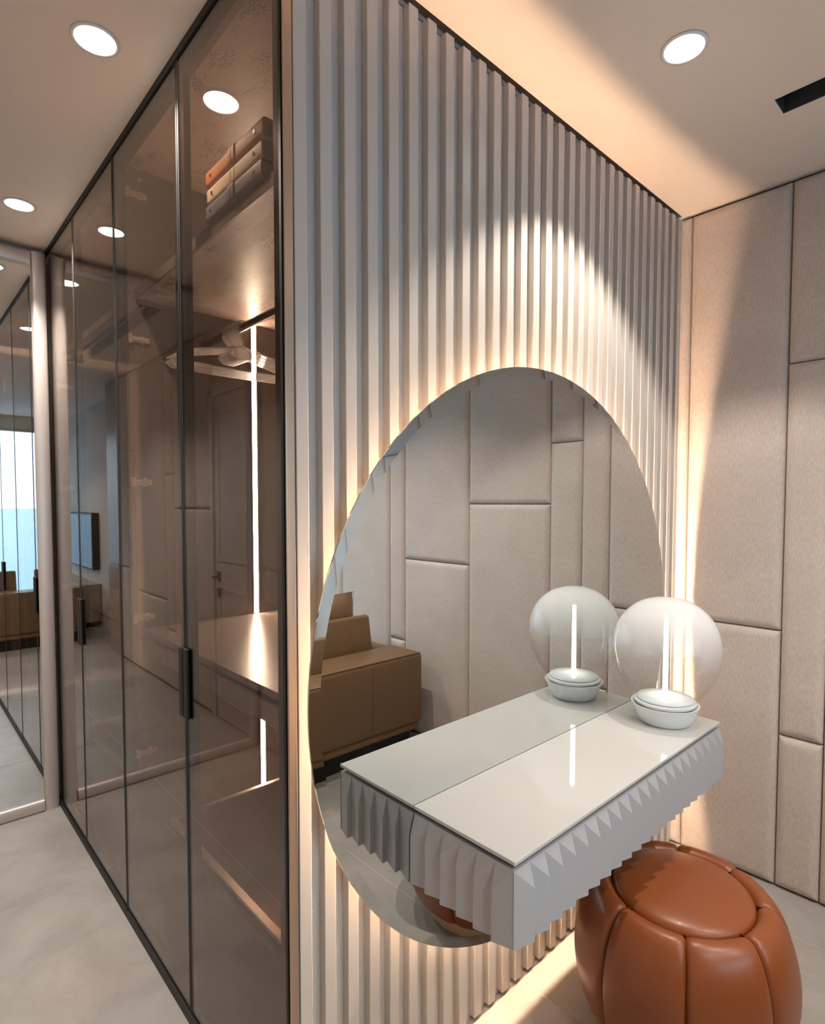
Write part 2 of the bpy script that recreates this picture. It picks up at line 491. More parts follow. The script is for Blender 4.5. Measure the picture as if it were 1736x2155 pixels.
# ------------------------------------------------------------------ padded wall panels
def pad_mesh(w, h, T=0.03, r=0.034):
    """upholstered panel, local x = depth towards the room, y along, z up, rounded at all edges"""
    def cuts(n):
        c = [0.0, 0.0015, 0.004, 0.009, 0.016, 0.025, 0.034]
        c = [v for v in c if v < n / 2]
        k = max(1, int(n / 0.25))
        a, b = c[-1], n - c[-1]
        mid = [a + (b - a) * i / k for i in range(1, k)]
        return c + mid + [n - v for v in reversed(c)]
    bm = B()
    ys, zs = cuts(w), cuts(h)
    def dep(d):
        q = min(d / min(r, min(w, h) * 0.45), 1.0)
        return math.sqrt(max(0.0, 1 - (1 - q) ** 2))
    V = []
    for y in ys:
        row = []
        for z in zs:
            dy, dz = min(y, w - y), min(z, h - z)
            d = T * (0.30 + 0.70 * min(dep(dy), dep(dz)) * (0.985 + 0.015 * dep(max(dy, dz))))
            row.append(bm.verts.new((d, y, z)))
        V.append(row)
    for i in range(len(ys) - 1):
        for j in range(len(zs) - 1):
            bm.faces.new((V[i][j], V[i + 1][j], V[i + 1][j + 1], V[i][j + 1]))
    # sides down to the wall
    loop = [V[i][0] for i in range(len(ys))] + [V[-1][j] for j in range(1, len(zs))] + [V[i][-1] for i in range(len(ys) - 2, -1, -1)] + [V[0][j] for j in range(len(zs) - 2, 0, -1)]
    back = [bm.verts.new((0, v.co.y, v.co.z)) for v in loop]
    n = len(loop)
    for i in range(n):
        j = (i + 1) % n
        bm.faces.new((loop[j], loop[i], back[i], back[j]))
    bmesh.ops.recalc_face_normals(bm, faces=bm.faces[:])
    return bm

def pad_wall(wall, xface, sign, cols):
    """cols: (y_from, y_to, [seam heights]); sign = direction into the room"""
    gp = 0.0012
    for ya, yb, seams in cols:
        y0, y1 = min(ya, yb), max(ya, yb)
        zz = [0.004] + sorted(seams) + [H - 0.008]
        for k in range(len(zz) - 1):
            bm = pad_mesh(y1 - y0 - 2 * gp, zz[k + 1] - zz[k] - 2 * gp)
            if sign < 0:
                for v in bm.verts: v.co.x = -v.co.x
                bmesh.ops.reverse_faces(bm, faces=bm.faces[:])
            put('panel', mesh_of('panel', bm, 'fabric', True, 50), wall, (xface, y0 + gp, zz[k] + gp))

PT = 0.03
wr = struct('wall_right', box(B(), LW + PT, -4.1, 0.0, 1.97, 0.036, H), 'black', 'dark carrier wall behind the grey linen panels', 'wall')
pad_wall(wr, LW + PT, -1, [
    (0.0195, -0.037, []), (-0.037, -0.385, [0.968]), (-0.385, -0.525, [0.58, 1.945]), (-0.525, -0.70, [1.735]),
    (-0.70, -1.235, [1.436]), (-1.235, -1.775, [1.09]), (-1.775, -1.92, [0.565]), (-1.92, -2.45, [2.0]),
    (-2.45, -2.66, [1.25]), (-2.66, -3.2, [0.9]), (-3.2, -3.45, [1.7]), (-3.45, -3.98, [1.2])])
# left wall of the corridor: panels, a stone clad end and a door
wl = struct('wall_left', box(B(), -1.28, -0.95, 0.0, XL - 0.03, 2.3, H), 'wallpaint', 'wall along the corridor opposite the wardrobe', 'wall')
pad_wall(wl, XL - 0.03, 1, [(1.44, 0.78, [1.40]), (0.78, 0.60, [1.66, 0.45]), (0.60, -0.12, [0.68]), (-0.12, -0.30, [1.9]), (-0.30, -0.60, [0.86])])
part('stone_panel', box(B(), XL - 0.03, -0.95, 0.0, XL + 0.0, -0.605, 0.86, 0.002, 1), 'stone', wl, label='veined stone dado slab')
part('stone_panel', box(B(), XL - 0.03, -0.95, 0.864, XL - 0.004, -0.605, H - 0.004, 0.002, 1), 'stone', wl, label='veined stone slab above the dado')
d1 = struct('door_1', box(B(), XL - 0.029, 1.50, 0.006, XL - 0.008, 2.10, 2.14, 0.002, 1), 'door', 'flat white lacquered door at the end of the corridor', 'door')
b = B()
for (ya, yb, za, zb) in ((1.56, 2.04, 0.12, 0.88), (1.56, 2.04, 1.06, 2.04)):
    for (p0, p1, q0, q1) in ((ya, ya + 0.02, za, zb), (yb - 0.02, yb, za, zb), (ya, yb, za, za + 0.02), (ya, yb, zb - 0.02, zb)):
        box(b, XL - 0.0085, p0, q0, XL - 0.003, p1, q1)
part('moulding', b, 'door', d1)
b = box(box(B(), XL - 0.008, 1.535, 0.925, XL, 1.585, 0.99, 0.002, 1), XL - 0.002, 1.555, 0.952, XL + 0.045, 1.565, 0.962)
box(b, XL + 0.035, 1.555, 0.95, XL + 0.045, 1.67, 0.966, 0.002, 1)
part('handle', b, 'bronze', d1, label='bronze lever handle on a square plate')
part('lock_plate', box(B(), XL - 0.008, 1.535, 0.82, XL, 1.585, 0.88, 0.002, 1), 'bronze', d1)
b = B()
box(b, XL - 0.03, 1.445, 0, XL + 0.004, 1.495, 2.2, 0.002, 1); box(b, XL - 0.03, 1.445, 2.145, XL + 0.004, 2.13, 2.2, 0.002, 1)
struct('trim_3', b, 'door', 'white door lining around the corridor door', 'trim')
struct('wall_far', box(B(), -1.42, -4.1, 0.0, -1.28, 2.3, H), 'wallpaint', 'plain painted wall behind the television', 'wall')
struct('wall_end', box(B(), -1.28, YE + 0.045, 0.0, 0.0, 2.3, H), 'wallpaint', 'short wall closing the corridor behind the mirror', 'wall')
struct('wall_inner', box(box(B(), 0.0, 2.27, 0.0, 0.75, 2.32, H), 0.66, 0.036, 0.0, 0.75, 2.3, H), 'wallpaint', 'wall behind and beside the wardrobe', 'wall')
struct('wall_core', box(B(), 0.75, 0.036, 0.0, LW, 0.08, H), 'wallpaint', 'core wall that carries the slat panel', 'wall')

# ------------------------------------------------------------------ window wall
WX0, WX1, WZ0, WZ1 = -1.15, 1.70, 0.06, 2.44
b = B()
box(b, -1.28, YF - 0.12, 0, WX0, YF, H); box(b, WX1, YF - 0.12, 0, 1.9, YF, H)
box(b, WX0, YF - 0.12, WZ1, WX1, YF, H); box(b, WX0, YF - 0.12, 0, WX1, YF, WZ0)
struct('wall_rear', b, 'wallpaint', 'wall around the sea view window', 'wall')
w1 = struct('window_1', box(B(), WX0, YF - 0.10, WZ0, WX1, YF - 0.03, WZ0 + 0.04), 'alu', 'wide floor to ceiling window overlooking the sea', 'window')
for x in (WX0, -0.2, 0.75, WX1 - 0.04):
    part('mullion', box(B(), x, YF - 0.10, WZ0 + 0.04, x + 0.04, YF - 0.03, WZ1 - 0.04), 'alu', w1)
part('head_rail', box(B(), WX0, YF - 0.10, WZ1 - 0.04, WX1, YF - 0.03, WZ1), 'alu', w1)
for x0, x1 in ((WX0 + 0.04, -0.2), (-0.16, 0.75), (0.79, WX1 - 0.04)):
    part('pane', box(B(), x0, YF - 0.07, WZ0 + 0.04, x1, YF - 0.062, WZ1 - 0.04), 'clear_glass', w1)
b = B(); box(b, -3000, -6000, -40.5, 3000, -30, -40)
sea = part('sea', b, 'sea')
sea['kind'] = 'stuff'; sea['label'] = 'pale blue sea reaching to the horizon outside the window'; sea['category'] = 'sea'

# ------------------------------------------------------------------ downlights
def downlight(x, y, label, power=SPOT_W, size=84, blend=0.45):
    t = thing('downlight', label, 'downlight', (x, y, H - 0.004), 'recessed round ceiling downlights')
    part('trim_ring', lathe(B(), [(0.047, H - 0.0005), (0.056, H - 0.0005), (0.0565, H - 0.003), (0.048, H - 0.0045), (0.046, H - 0.002)], 40, x, y, closed=True), 'white', t, True)
    part('lens', lathe(B(), [(0.0, H - 0.0012), (0.0458, H - 0.0012), (0.0458, H - 0.0025), (0.0, H - 0.0025)], 40, x, y), 'lens', t)
    spot('beam', t, (x, y, H - 0.006), power, size, blend, rad=0.018)
    return t
downlight(0.946, -0.365, 'round white downlight in the ceiling above the vanity table', SPOT_W * 0.75, 104, 0.3)
downlight(-0.163, 0.628, 'larger looking round white downlight beside the nearest wardrobe doors', SPOT_W * 1.15, 120, 0.7)
downlight(-0.163, 1.712, 'small far round white downlight near the end mirror of the corridor', SPOT_W * 1.15, 120, 0.7)
downlight(0.946, -1.45, 'unseen round downlight added over the sofa to fill the room', SPOT_W * 0.85, 110, 0.6)  # added out of view, lifts the light on padded wall and slats
downlight(0.946, -2.55, 'unseen round downlight added nearest the window to fill the room', SPOT_W * 0.85, 120, 0.6)  # another added lamp out of view, fill for the room
downlight(-0.163, -2.3, 'unseen round downlight added between sofa and television to fill the room', SPOT_W * 0.85, 120, 0.6)  # added fill lamp behind the camera

# ------------------------------------------------------------------ wardrobe cabinets
ZD0, ZD1 = 0.03, 2.577
CX0, CX1 = 0.034, 0.64
def hinge_bm(x0, y, z):
    """concealed hinge arm lying on a cabinet side, facing -Y"""
    b = B()
    box(b, x0 + 0.012, y - 0.010, z - 0.009, x0 + 0.068, y - 0.0005, z + 0.009, 0.002, 1)
    box(b, x0, y - 0.016, z - 0.016, x0 + 0.012, y - 0.002, z + 0.016, 0.002, 1)
    box(b, x0 + 0.04, y - 0.004, z - 0.014, x0 + 0.052, y - 0.0005, z + 0.014, 0.001, 1)
    for dx in (0.022, 0.034, 0.058):
        lathe(b, [(0, y - 0.013), (0.004, y - 0.013), (0.004, y - 0.009)], 10, x0 + dx, z, 'y')
    return b

def cabinet(y0, y1, label, lit, d0, ym, d1):
    t = thing('wardrobe_cabinet', label, 'wardrobe', (0.3, (y0 + y1) / 2, 0.0), 'wardrobe cabinets along the corridor')
    th = 0.02
    part('side_panel', box(B(), CX0, y0, 0.03, CX1, y0 + th, ZD1), 'carcass', t)
    part('side_panel', box(B(), CX0, y1 - th, 0.03, CX1, y1, ZD1), 'carcass', t)
    part('cam_cap', lathe(B(), [(0, y1 - th - 0.002), (0.006, y1 - th - 0.002), (0.006, y1 - th)], 16, 0.078, 2.525, 'y'), 'nickel', t)
    part('back_panel', box(B(), CX1 - 0.012, y0 + th, 0.05, CX1, y1 - th, ZD1 - th), 'carcass_dark', t)
    part('top_panel', box(B(), CX0, y0 + th, ZD1 - th, CX1 - 0.012, y1 - th, ZD1), 'speckle', t, label='speckled beige top panel')
    part('bottom_panel', box(B(), CX0, y0 + th, 0.03, CX1 - 0.012, y1 - th, 0.05), 'carcass', t)
    part('plinth', box(B(), -0.006, d0 + 0.001, 0.0, 0.05, y1 - 0.001, 0.027), 'black', t)
    sh = part('shelf', box(B(), 0.063, y0 + th, 2.128, CX1 - 0.012, y1 - th, 2.158), 'speckle', t, label='speckled beige shelf')
    part('edge_band', box(B(), 0.055, y0 + th, 2.127, 0.0632, y1 - th, 2.1585), 'carcass_dark', sh)
    rl = part('hanging_rail', tube(B(), [(0.30, y0 + th, 2.018), (0.30, y1 - th, 2.018)], 0.012, 16), 'rail', t, True, 60)
    part('rail_bracket', lathe(B(), [(0, y1 - th - 0.008), (0.02, y1 - th - 0.008), (0.02, y1 - th)], 20, 0.30, 2.018, 'y'), 'rail', rl)
    cn = part('counter', box(B(), 0.06, y0 + th, 0.988, CX1 - 0.012, y1 - th, 1.006, 0.001, 1), 'counter', t, label='brushed brown drawer unit top')
    dr = part('pull_out_tray', box(B(), 0.056, y0 + th + 0.004, 0.925, 0.07, y1 - th - 0.004, 0.975, 0.0015, 1), 'counter', t)
    part('tray_bottom', box(B(), 0.07, y0 + th + 0.004, 0.925, CX1 - 0.05, y1 - th - 0.004, 0.932), 'leather_lining', dr)
    for yy in (y0 + 0.21, y0 + 0.48, y0 + 0.76):
        part('tray_divider', box(B(), 0.07, yy, 0.932, CX1 - 0.06, yy + 0.008, 0.962), 'counter', dr)
    # lower drawer box with bright metal rim
    yb = y1 - 0.25
    lw = part('drawer_box', B_drawer(0.056, y0 + th + 0.006, 0.13, CX1 - 0.10, yb, 0.425), 'leather_lining', t, label='brown leather lined open drawer')
    b = B()
    x0, x1, ya = 0.05, CX1 - 0.095, y0 + th + 0.004
    for (a, c, d, e) in ((x0, ya, x0 + 0.022, yb), (x1 - 0.02, ya, x1, yb), (x0 + 0.022, yb - 0.02, x1 - 0.02, yb), (x0 + 0.022, ya, x1 - 0.02, ya + 0.02)):
        box(b, a, c, 0.425, d, e, 0.436, 0.002, 1)
    part('drawer_rim', b, 'gold', lw, label='champagne metal drawer rim')
    part('drawer_front', box(B(), 0.034, y0 + th + 0.004, 0.06, 0.05, yb, 0.42, 0.002, 1), 'bronze', lw)
    if lit:
        yy = y1 - th
        for za, zb, xx in ((2.16, 2.555, 0.485), (1.007, 2.126, 0.485), (0.30, 0.975, 0.507)):
            st = part('led_channel', box(B(), xx - 0.013, yy - 0.006, za, xx + 0.013, yy, zb), 'chrome', t)
            part('led_strip', box(B(), xx - 0.0085, yy - 0.0075, za + 0.002, xx + 0.0085, yy - 0.006, zb - 0.002), 'strip', st, label='glowing warm white light strip')
    # two doors, meeting in the middle
    for k, (da, db) in enumerate(((d0 + 0.0015, ym - 0.0015), (ym + 0.0015, d1 - 0.0015))):
        f = 0.036
        b = B()
        for (a, c, d, e) in ((da + 0.0085, da + f, ZD0, ZD1), (db - f, db - 0.0085, ZD0, ZD1), (da + f, db - f, ZD0, ZD0 + f), (da + f, db - f, ZD1 - 0.055, ZD1)):
            box(b, 0.003, a, d, 0.0205, c, e, 0.001, 1)
        dd = part('door', b, 'bronze', t, label='slim bronze framed glass door')
        part('glass_pane', box(B(), 0.0, da + 0.009, ZD0 + 0.001, 0.0026, db - 0.009, ZD1 - 0.001), 'bronze_glass', dd, label='smoked bronze glass')
        for ya in (da, db - 0.0085):
            part('gap_shade_strip', box(B(), -0.0006, ya, ZD0, 0.0205, ya + 0.0085, ZD1), 'black', dd, label='thin black strip painting the dark gap beside the door')  # black strips stand in for the shade in the gaps between doors
        hy = (db - 0.027, db - 0.0015) if k == 0 else (da + 0.0015, da + 0.027)
        part('handle', box(B(), -0.009, hy[0], 0.86, -0.0008, hy[1], 1.05, 0.002, 1), 'black', dd, label='matt black bar handle')
        if k == 1:
            for z in (2.47, 1.99, 1.51, 1.045, 0.575):
                part('hinge', hinge_bm(0.03, y1 - th, z), 'nickel', dd, label='shiny concealed hinge')
    return t

def B_drawer(x0, y0, z0, x1, y1, z1, w=0.012):
    b = B()
    box(b, x0, y0, z0, x1, y1, z0 + w)
    box(b, x0, y0, z0 + w, x0 + w, y1, z1); box(b, x1 - w, y0, z0 + w, x1, y1, z1)
    box(b, x0 + w, y0, z0 + w, x1 - w, y0 + w, z1); box(b, x0 + w, y1 - w, z0 + w, x1 - w, y1, z1)
    return b

Y1 = 2 * WD
cabinet(0.038, Y1 - 0.001, 'near bronze glass wardrobe cabinet, lit, with hangers and leather boxes inside', True, 0.007, 0.532, 1.0915)
cabinet(Y1 + 0.001, 2 * Y1 - 0.03, 'far darker bronze glass wardrobe cabinet next to the aluminium framed mirror', False, 1.0925, 1.635, 2 * Y1 - 0.03)
struct('trim_4', box(B(), -0.004, 0.035, ZD1 + 0.001, 0.64, 2.16, H - 0.001), 'black', 'black head channel above the wardrobe doors', 'trim')

# ------------------------------------------------------------------ leather boxes on the shelf
def leather_box(z, y0, y1, mat, label, strap, dx=0.0):
    x0, x1, h = 0.044 + dx, 0.30 + dx, 0.0425
    t = thing('leather_box', label, 'box', ((x0 + x1) / 2, (y0 + y1) / 2, z), 'leather boxes stacked on the wardrobe shelf')
    # cover: spine and two boards as one folded sheet, the ends stay open
    pts = []
    r = 0.010; w = 0.0035
    out = [(x1, z), (x0 + r, z)] + [(x0 + r - r * math.sin(a), z + r - r * math.cos(a)) for a in [PI / 2 * i / 5 for i in range(1, 6)]]
    out += [(x0 + r - r * math.cos(a), z + h - r + r * math.sin(a)) for a in [PI / 2 * i / 5 for i in range(0, 6)]] + [(x1, z + h)]
    ri = r - w
    inn = [(x1, z + h - w), (x0 + r, z + h - w)] + [(x0 + r - ri * math.sin(a), z + h - r + ri * math.cos(a)) for a in [PI / 2 * i / 5 for i in range(1, 6)]]
    inn += [(x0 + r - ri * math.cos(a), z + r - ri * math.sin(a)) for a in [PI / 2 * i / 5 for i in range(0, 6)]] + [(x1, z + w)]
    part('cover', prism(B(), out + inn, 'y', y0, y1), mat, t, True, 40)
    part('tray', box(B(), x0 + 0.006, y0 + 0.007, z + w + 0.0005, x1 - 0.004, y1 - 0.007, z + h - w - 0.0005), 'box_end', t)
    ym = y0 + (y1 - y0) * 0.5
    if strap:
        for k in (0, 1):
            o2 = [(x1, z - 0.0 + 0.0), (x0 + r, z)]
            e = 0.0035
            ys = ym - 0.016 + k * 0.017
            b = B()
            outl = [(x0 + 0.03, z + h + 0.0001)] + [(x0 + r - (r + e) * math.sin(a), z + h - r + (r + e) * math.cos(a)) for a in [PI / 2 * i / 5 for i in range(0, 6)]]
            outl += [(x0 + r - (r + e) * math.cos(a), z + r - (r + e) * math.sin(a)) for a in [PI / 2 * i / 5 for i in range(0, 5)]] + [(x0 + 0.0012, z + 0.004)]
            prism(b, [(px_, min(max(pz_, z), z + h)) for px_, pz_ in outl] + [(x0 + r, z + h / 2)], 'y', ys, ys + 0.014)
            part('strap', b, mat, t, True, 40)
    else:
        for k in (0, 1):
            part('stitching', box(B(), x0 - 0.0006, ym - 0.012 + k * 0.022, z + 0.009, x0 + 0.0004, ym - 0.0105 + k * 0.022, z + h - 0.009), 'box_end', t)
    for yy in (y0 + 0.035, y1 - 0.03):
        b = B()
        seg = 12
        cz = z + h * 0.5
        ring = [(x0 - 0.0016, yy + 0.004 * math.cos(2 * PI * k / seg), cz + 0.005 * math.sin(2 * PI * k / seg)) for k in range(seg)]
        A = [bm_v for bm_v in (b.verts.new(p) for p in ring)]
        C = [b.verts.new((x0 + 0.001, p[1], p[2])) for p in ring]
        b.faces.new(A)
        for k in range(seg): b.faces.new((A[k], A[(k + 1) % seg], C[(k + 1) % seg], C[k]))
        bmesh.ops.recalc_face_normals(b, faces=b.faces[:])
        part('rivet', b, 'chrome', t)
    return t
zs = 2.159
leather_box(zs, 0.170, 0.466, 'box_slate', 'dark slate leather box at the bottom of the shelf stack, with a strap', True)
leather_box(zs + 0.0431, 0.174, 0.462, 'box_cream', 'cream leather box in the middle of the shelf stack', False, 0.003)
leather_box(zs + 0.0862, 0.166, 0.464, 'box_tan', 'orange tan leather box on top of the shelf stack, with a strap', True, 0.001)

# ------------------------------------------------------------------ acrylic hangers on the rail
def hanger_bms():
    cx, z = 0.0, 0.0     # rail centre at the origin
    R = 0.0175
    hook = [(R * math.cos(a), 0, R * math.sin(a) + 0.001) for a in [math.radians(d) for d in range(-40, 205, 12)]]
    hook += [(-0.020, 0, -0.018), (-0.004, 0, -0.040), (0.0, 0, -0.055), (0.0, 0, -0.068)]
    h = tube(B(), hook, 0.0032, 7)
    s = []
    body = [(0.0, 0, -0.066), (-0.055, 0, -0.078), (-0.13, 0, -0.094), (-0.19, 0, -0.108), (-0.207, 0, -0.118)]
    body2 = [(-x, y, zz) for x, y, zz in body]
    b = tube(B(), list(reversed(body)) + body2[1:], 0.0034, 7)
    c = tube(B(), [(-0.213, 0, -0.130), (-0.195, 0, -0.143), (0, 0, -0.146), (0.195, 0, -0.143), (0.213, 0, -0.130)], 0.0032, 7)
    d = tube(B(), [(-0.028, 0, -0.075), (-0.034, 0, -0.092), (-0.02, 0, -0.106), (0.02, 0, -0.106), (0.034, 0, -0.092), (0.028, 0, -0.075)], 0.003, 7)
    return {'hook': h, 'shoulders': b, 'trouser_bar': c, 'neck_loop': d}
hm = {k: mesh_of(k, v, 'acrylic', True, 60) for k, v in hanger_bms().items()}
NH = 9
for i in range(NH):
    lab = ['', 'second', 'third', 'fourth', 'fifth', 'sixth', 'seventh', 'eighth', ''][i] + ' clear acrylic clothes hanger counted from the front of the bunch on the rail'
    if i == 0: lab = 'clear acrylic clothes hanger nearest the camera on the wardrobe rail'
    if i == NH - 1: lab = 'clear acrylic clothes hanger deepest in the bunch on the wardrobe rail'
    t = thing('clothes_hanger', lab, 'hanger', (0.30, 0.78 + i * 0.0135, 2.0195), 'clear hangers bunched on the wardrobe rail')
    for k, me in hm.items(): put(k, me, t)
    t.rotation_euler = (0, 0, math.radians(random.uniform(-1.2, 1.2)))

# ------------------------------------------------------------------ aluminium framed end mirror
em = thing('framed_mirror', 'tall mirror in a brushed aluminium frame closing the corridor end', 'mirror', (-0.52, YE, 0.0))
part('mirror_glass', box(B(), -0.968, YE - 0.004, 0.05, -0.062, YE + 0.002, 2.52), 'mirror_end', em)
part('back_board', box(B(), -0.97, YE + 0.003, 0.04, -0.03, YE + 0.03, 2.53), 'black', em)
def rail_prof(w, d=0.018):
    n = 8
    return [(0, 0.0)] + [(w * 0.5 - w * 0.5 * math.cos(PI * i / n), -0.006 - (d - 0.006) * math.sin(PI * i / n) ** 0.6) for i in range(n + 1)] + [(w, 0.0)]
b = B(); prism(b, [(-0.068 + u, YE + v) for u, v in rail_prof(0.06)], 'z', 0.0, 2.572)
part('stile', b, 'alu', em, True, 50)
b = B(); prism(b, [(XL + 0.005 + u, YE + v) for u, v in rail_prof(0.06)], 'z', 0.0, 2.572)
part('stile', b, 'alu', em, True, 50)
b = B(); prism(b, [(YE + v - 0.0015, 0.0 + u) for u, v in rail_prof(0.056)], 'x', XL + 0.065, -0.069)
part('bottom_rail', b, 'alu', em, True, 50)
b = B(); prism(b, [(YE + v - 0.0015, 2.506 + u) for u, v in rail_prof(0.066)], 'x', XL + 0.065, -0.069)
part('top_rail', b, 'alu', em, True, 50)

# ------------------------------------------------------------------ round mirror with halo
MX, MZ, MR = 0.830, 1.0157, 0.806
YM = -0.040
rm = thing('round_mirror', 'large round mirror with a warm glow around its edge on the slatted wall', 'mirror', (MX, 0.0, MZ))
NSEG = 160
part('mirror_glass', lathe(B(), [(0, YM), (MR - 0.026, YM), (MR - 0.026, YM + 0.006), (0, YM + 0.006)], NSEG, MX, MZ, 'y'), 'mirror', rm)
part('bevel', lathe(B(), [(MR - 0.026, YM), (MR, YM + 0.0019), (MR, YM + 0.006), (MR - 0.026, YM + 0.006)], NSEG, MX, MZ, 'y', True), 'mirror', rm, True, 20, label='bevelled mirror edge')
part('back_plate', lathe(B(), [(0, YM + 0.0085), (MR - 0.122, YM + 0.0085), (MR - 0.122, -0.0005), (0, -0.0005)], NSEG, MX, MZ, 'y'), 'gap', rm, True, 30)
part('backing', lathe(B(), [(0, YM + 0.0062), (MR - 0.001, YM + 0.0062), (MR - 0.001, YM + 0.0082), (0, YM + 0.0082)], NSEG, MX, MZ, 'y'), 'black', rm, label='unseen black disc added to stop the mirror back reflecting the halo')  # unseen disc, added so the mirror back bounces no halo light onto the slats
b = B()
RL = MR - 0.104
tube(b, [(MX + RL * math.cos(2 * PI * k / 120), YM + 0.0302, MZ + RL * math.sin(2 * PI * k / 120)) for k in range(120)], 0.0045, 6, True)
part('halo_light', b, 'ring', rm, True, label='warm light strip ring behind the mirror')

# ------------------------------------------------------------------ floating vanity table
TX0, TX1, TY0, TY1, TZ = 0.307, 1.3925, -0.335, YM - 0.001, 0.7294
vt = thing('vanity_table', 'floating grey vanity table with pleated sides and a pale glass top', 'table', ((TX0 + TX1) / 2, 0.0, 0.55))
ZB, ZTOP = 0.548, 0.7095
part('body', box(B(), TX0 + 0.002, TY0 + 0.002, ZB + 0.004, TX1 - 0.002, TY1, ZTOP), 'vanity', vt)
part('recess', box(B(), TX0 + 0.012, TY0 + 0.012, ZTOP, TX1 - 0.012, TY1, TZ - 0.009), 'black', vt, label='dark recess under the glass top')
part('glass_top', box(B(), TX0, TY0, TZ - 0.009, TX1, TY1, TZ, 0.0015, 2), 'vanity_glass', vt, label='glossy pale grey glass top')
def pleat(p, d, drop, h, flip=False):
    """wedge: local x along the side, -y outwards, valley at x=0, ridge at x=p; the ridge is cut lower at the top"""
    b = B()
    e = 0.0032          # narrow flat along the ridge
    out = [(0, 0), (p, 0), (p, -d), (p - e, -d)]
    zt = [h, h, h - drop, h - drop * 0.94]
    lo = [b.verts.new((x, y, 0)) for x, y in out]
    hi = [b.verts.new((x, y, z)) for (x, y), z in zip(out, zt)]
    b.faces.new(list(reversed(lo)))
    b.faces.new((hi[0], hi[3], hi[1])); b.faces.new((hi[3], hi[2], hi[1]))
    for i in range(4):
        j = (i + 1) % 4
        b.faces.new((lo[i], lo[j], hi[j], hi[i]))
    if flip:
        for q in b.verts: q.co.x = -q.co.x
    bmesh.ops.recalc_face_normals(b, faces=b.faces[:])
    return b
PD, PDROP = 0.0145, 0.050
nf = 21; pf = (TX1 - TX0) / nf
mf = mesh_of('pleat', pleat(pf - 0.0004, PD, PDROP, ZTOP - ZB), 'vanity')
base = root_loc(vt)
for i in range(nf):
    put('pleat', mf, vt, Vector((TX0 + i * pf, TY0 + 0.002, ZB)) - base)
ns = 6; psd = (TY1 - TY0 - 0.002) / ns
ml = mesh_of('pleat', pleat(psd - 0.0008, PD, PDROP, ZTOP - ZB, True), 'vanity')
for i in range(ns):
    put('pleat', ml, vt, Vector((TX0 + 0.002, TY0 + 0.002 + i * psd, ZB)) - base, -PI / 2)
mr_ = mesh_of('pleat', pleat(psd - 0.0008, PD, PDROP, ZTOP - ZB), 'vanity')
for i in range(ns):
    put('pleat', mr_, vt, Vector((TX1 - 0.002, TY0 + 0.002 + i * psd, ZB)) - base, PI / 2)
part('mounting_plate', box(B(), TX0 + 0.1, TY1, ZB + 0.01, TX1 - 0.1, TY1 + 0.0007, ZTOP - 0.01), 'gap', vt)

# ------------------------------------------------------------------ table lamp
LX, LY = 1.268, -0.209
lp = thing('table_lamp', 'glass bubble table lamp with white base on the vanity table', 'lamp', (LX, LY, TZ))
z0 = TZ + 0.0005
part('base', lathe(B(), [(0, z0), (0.074, z0), (0.080, z0 + 0.004), (0.090, z0 + 0.03), (0.1025, z0 + 0.058), (0.1035, z0 + 0.061), (0.1015, z0 + 0.0615), (0.088, z0 + 0.052), (0, z0 + 0.052)], 64, LX, LY), 'lampwhite', lp, True, 40)
part('collar', lathe(B(), [(0, z0 + 0.054), (0.080, z0 + 0.054), (0.090, z0 + 0.060), (0.0945, z0 + 0.066), (0.0945, z0 + 0.069), (0.091, z0 + 0.072), (0, z0 + 0.072)], 64, LX, LY), 'lampwhite', lp, True, 40, label='white glass collar')
part('opal_disc', lathe(B(), [(0, z0 + 0.072), (0.083, z0 + 0.072), (0.086, z0 + 0.076), (0.084, z0 + 0.080), (0.05, z0 + 0.0845), (0, z0 + 0.086)], 64, LX, LY), 'lampdisc', lp, True, 60)
gp = [(0.0915, 0.0735), (0.112, 0.098), (0.133, 0.130), (0.149, 0.166), (0.159, 0.205), (0.163, 0.243), (0.160, 0.279), (0.150, 0.313), (0.132, 0.344), (0.106, 0.371), (0.074, 0.391), (0.038, 0.402), (0.0, 0.4055)]
# smooth the profile
def catmull(P, n=4):
    out = []
    for i in range(len(P) - 1):
        p0 = P[max(i - 1, 0)]; p1 = P[i]; p2 = P[i + 1]; p3 = P[min(i + 2, len(P) - 1)]
        for k in range(n):
            t = k / n
            out.append(tuple(0.5 * ((2 * p1[j]) + (-p0[j] + p2[j]) * t + (2 * p0[j] - 5 * p1[j] + 4 * p2[j] - p3[j]) * t * t + (-p0[j] + 3 * p1[j] - 3 * p2[j] + p3[j]) * t ** 3) for j in (0, 1)))
    out.append(P[-1])
    return out
gs = catmull(gp)
outer = [(max(r, 0.0), z0 + h) for r, h in gs]
inner = [(max(r - 0.0022, 0.0), z0 + h - 0.0022 * (h / 0.4)) for r, h in reversed(gs)]
part('globe', lathe(B(), outer, 72, LX, LY), 'globe', lp, True, label='clear glass globe turning milky towards the top')
part('light_rod', lathe(B(), [(0, z0 + 0.0865), (0.0088, z0 + 0.0865), (0.0078, z0 + 0.11), (0.0068, z0 + 0.335), (0, z0 + 0.338)], 24, LX, LY), 'rod', lp, True, 50, label='glowing clear light rod')

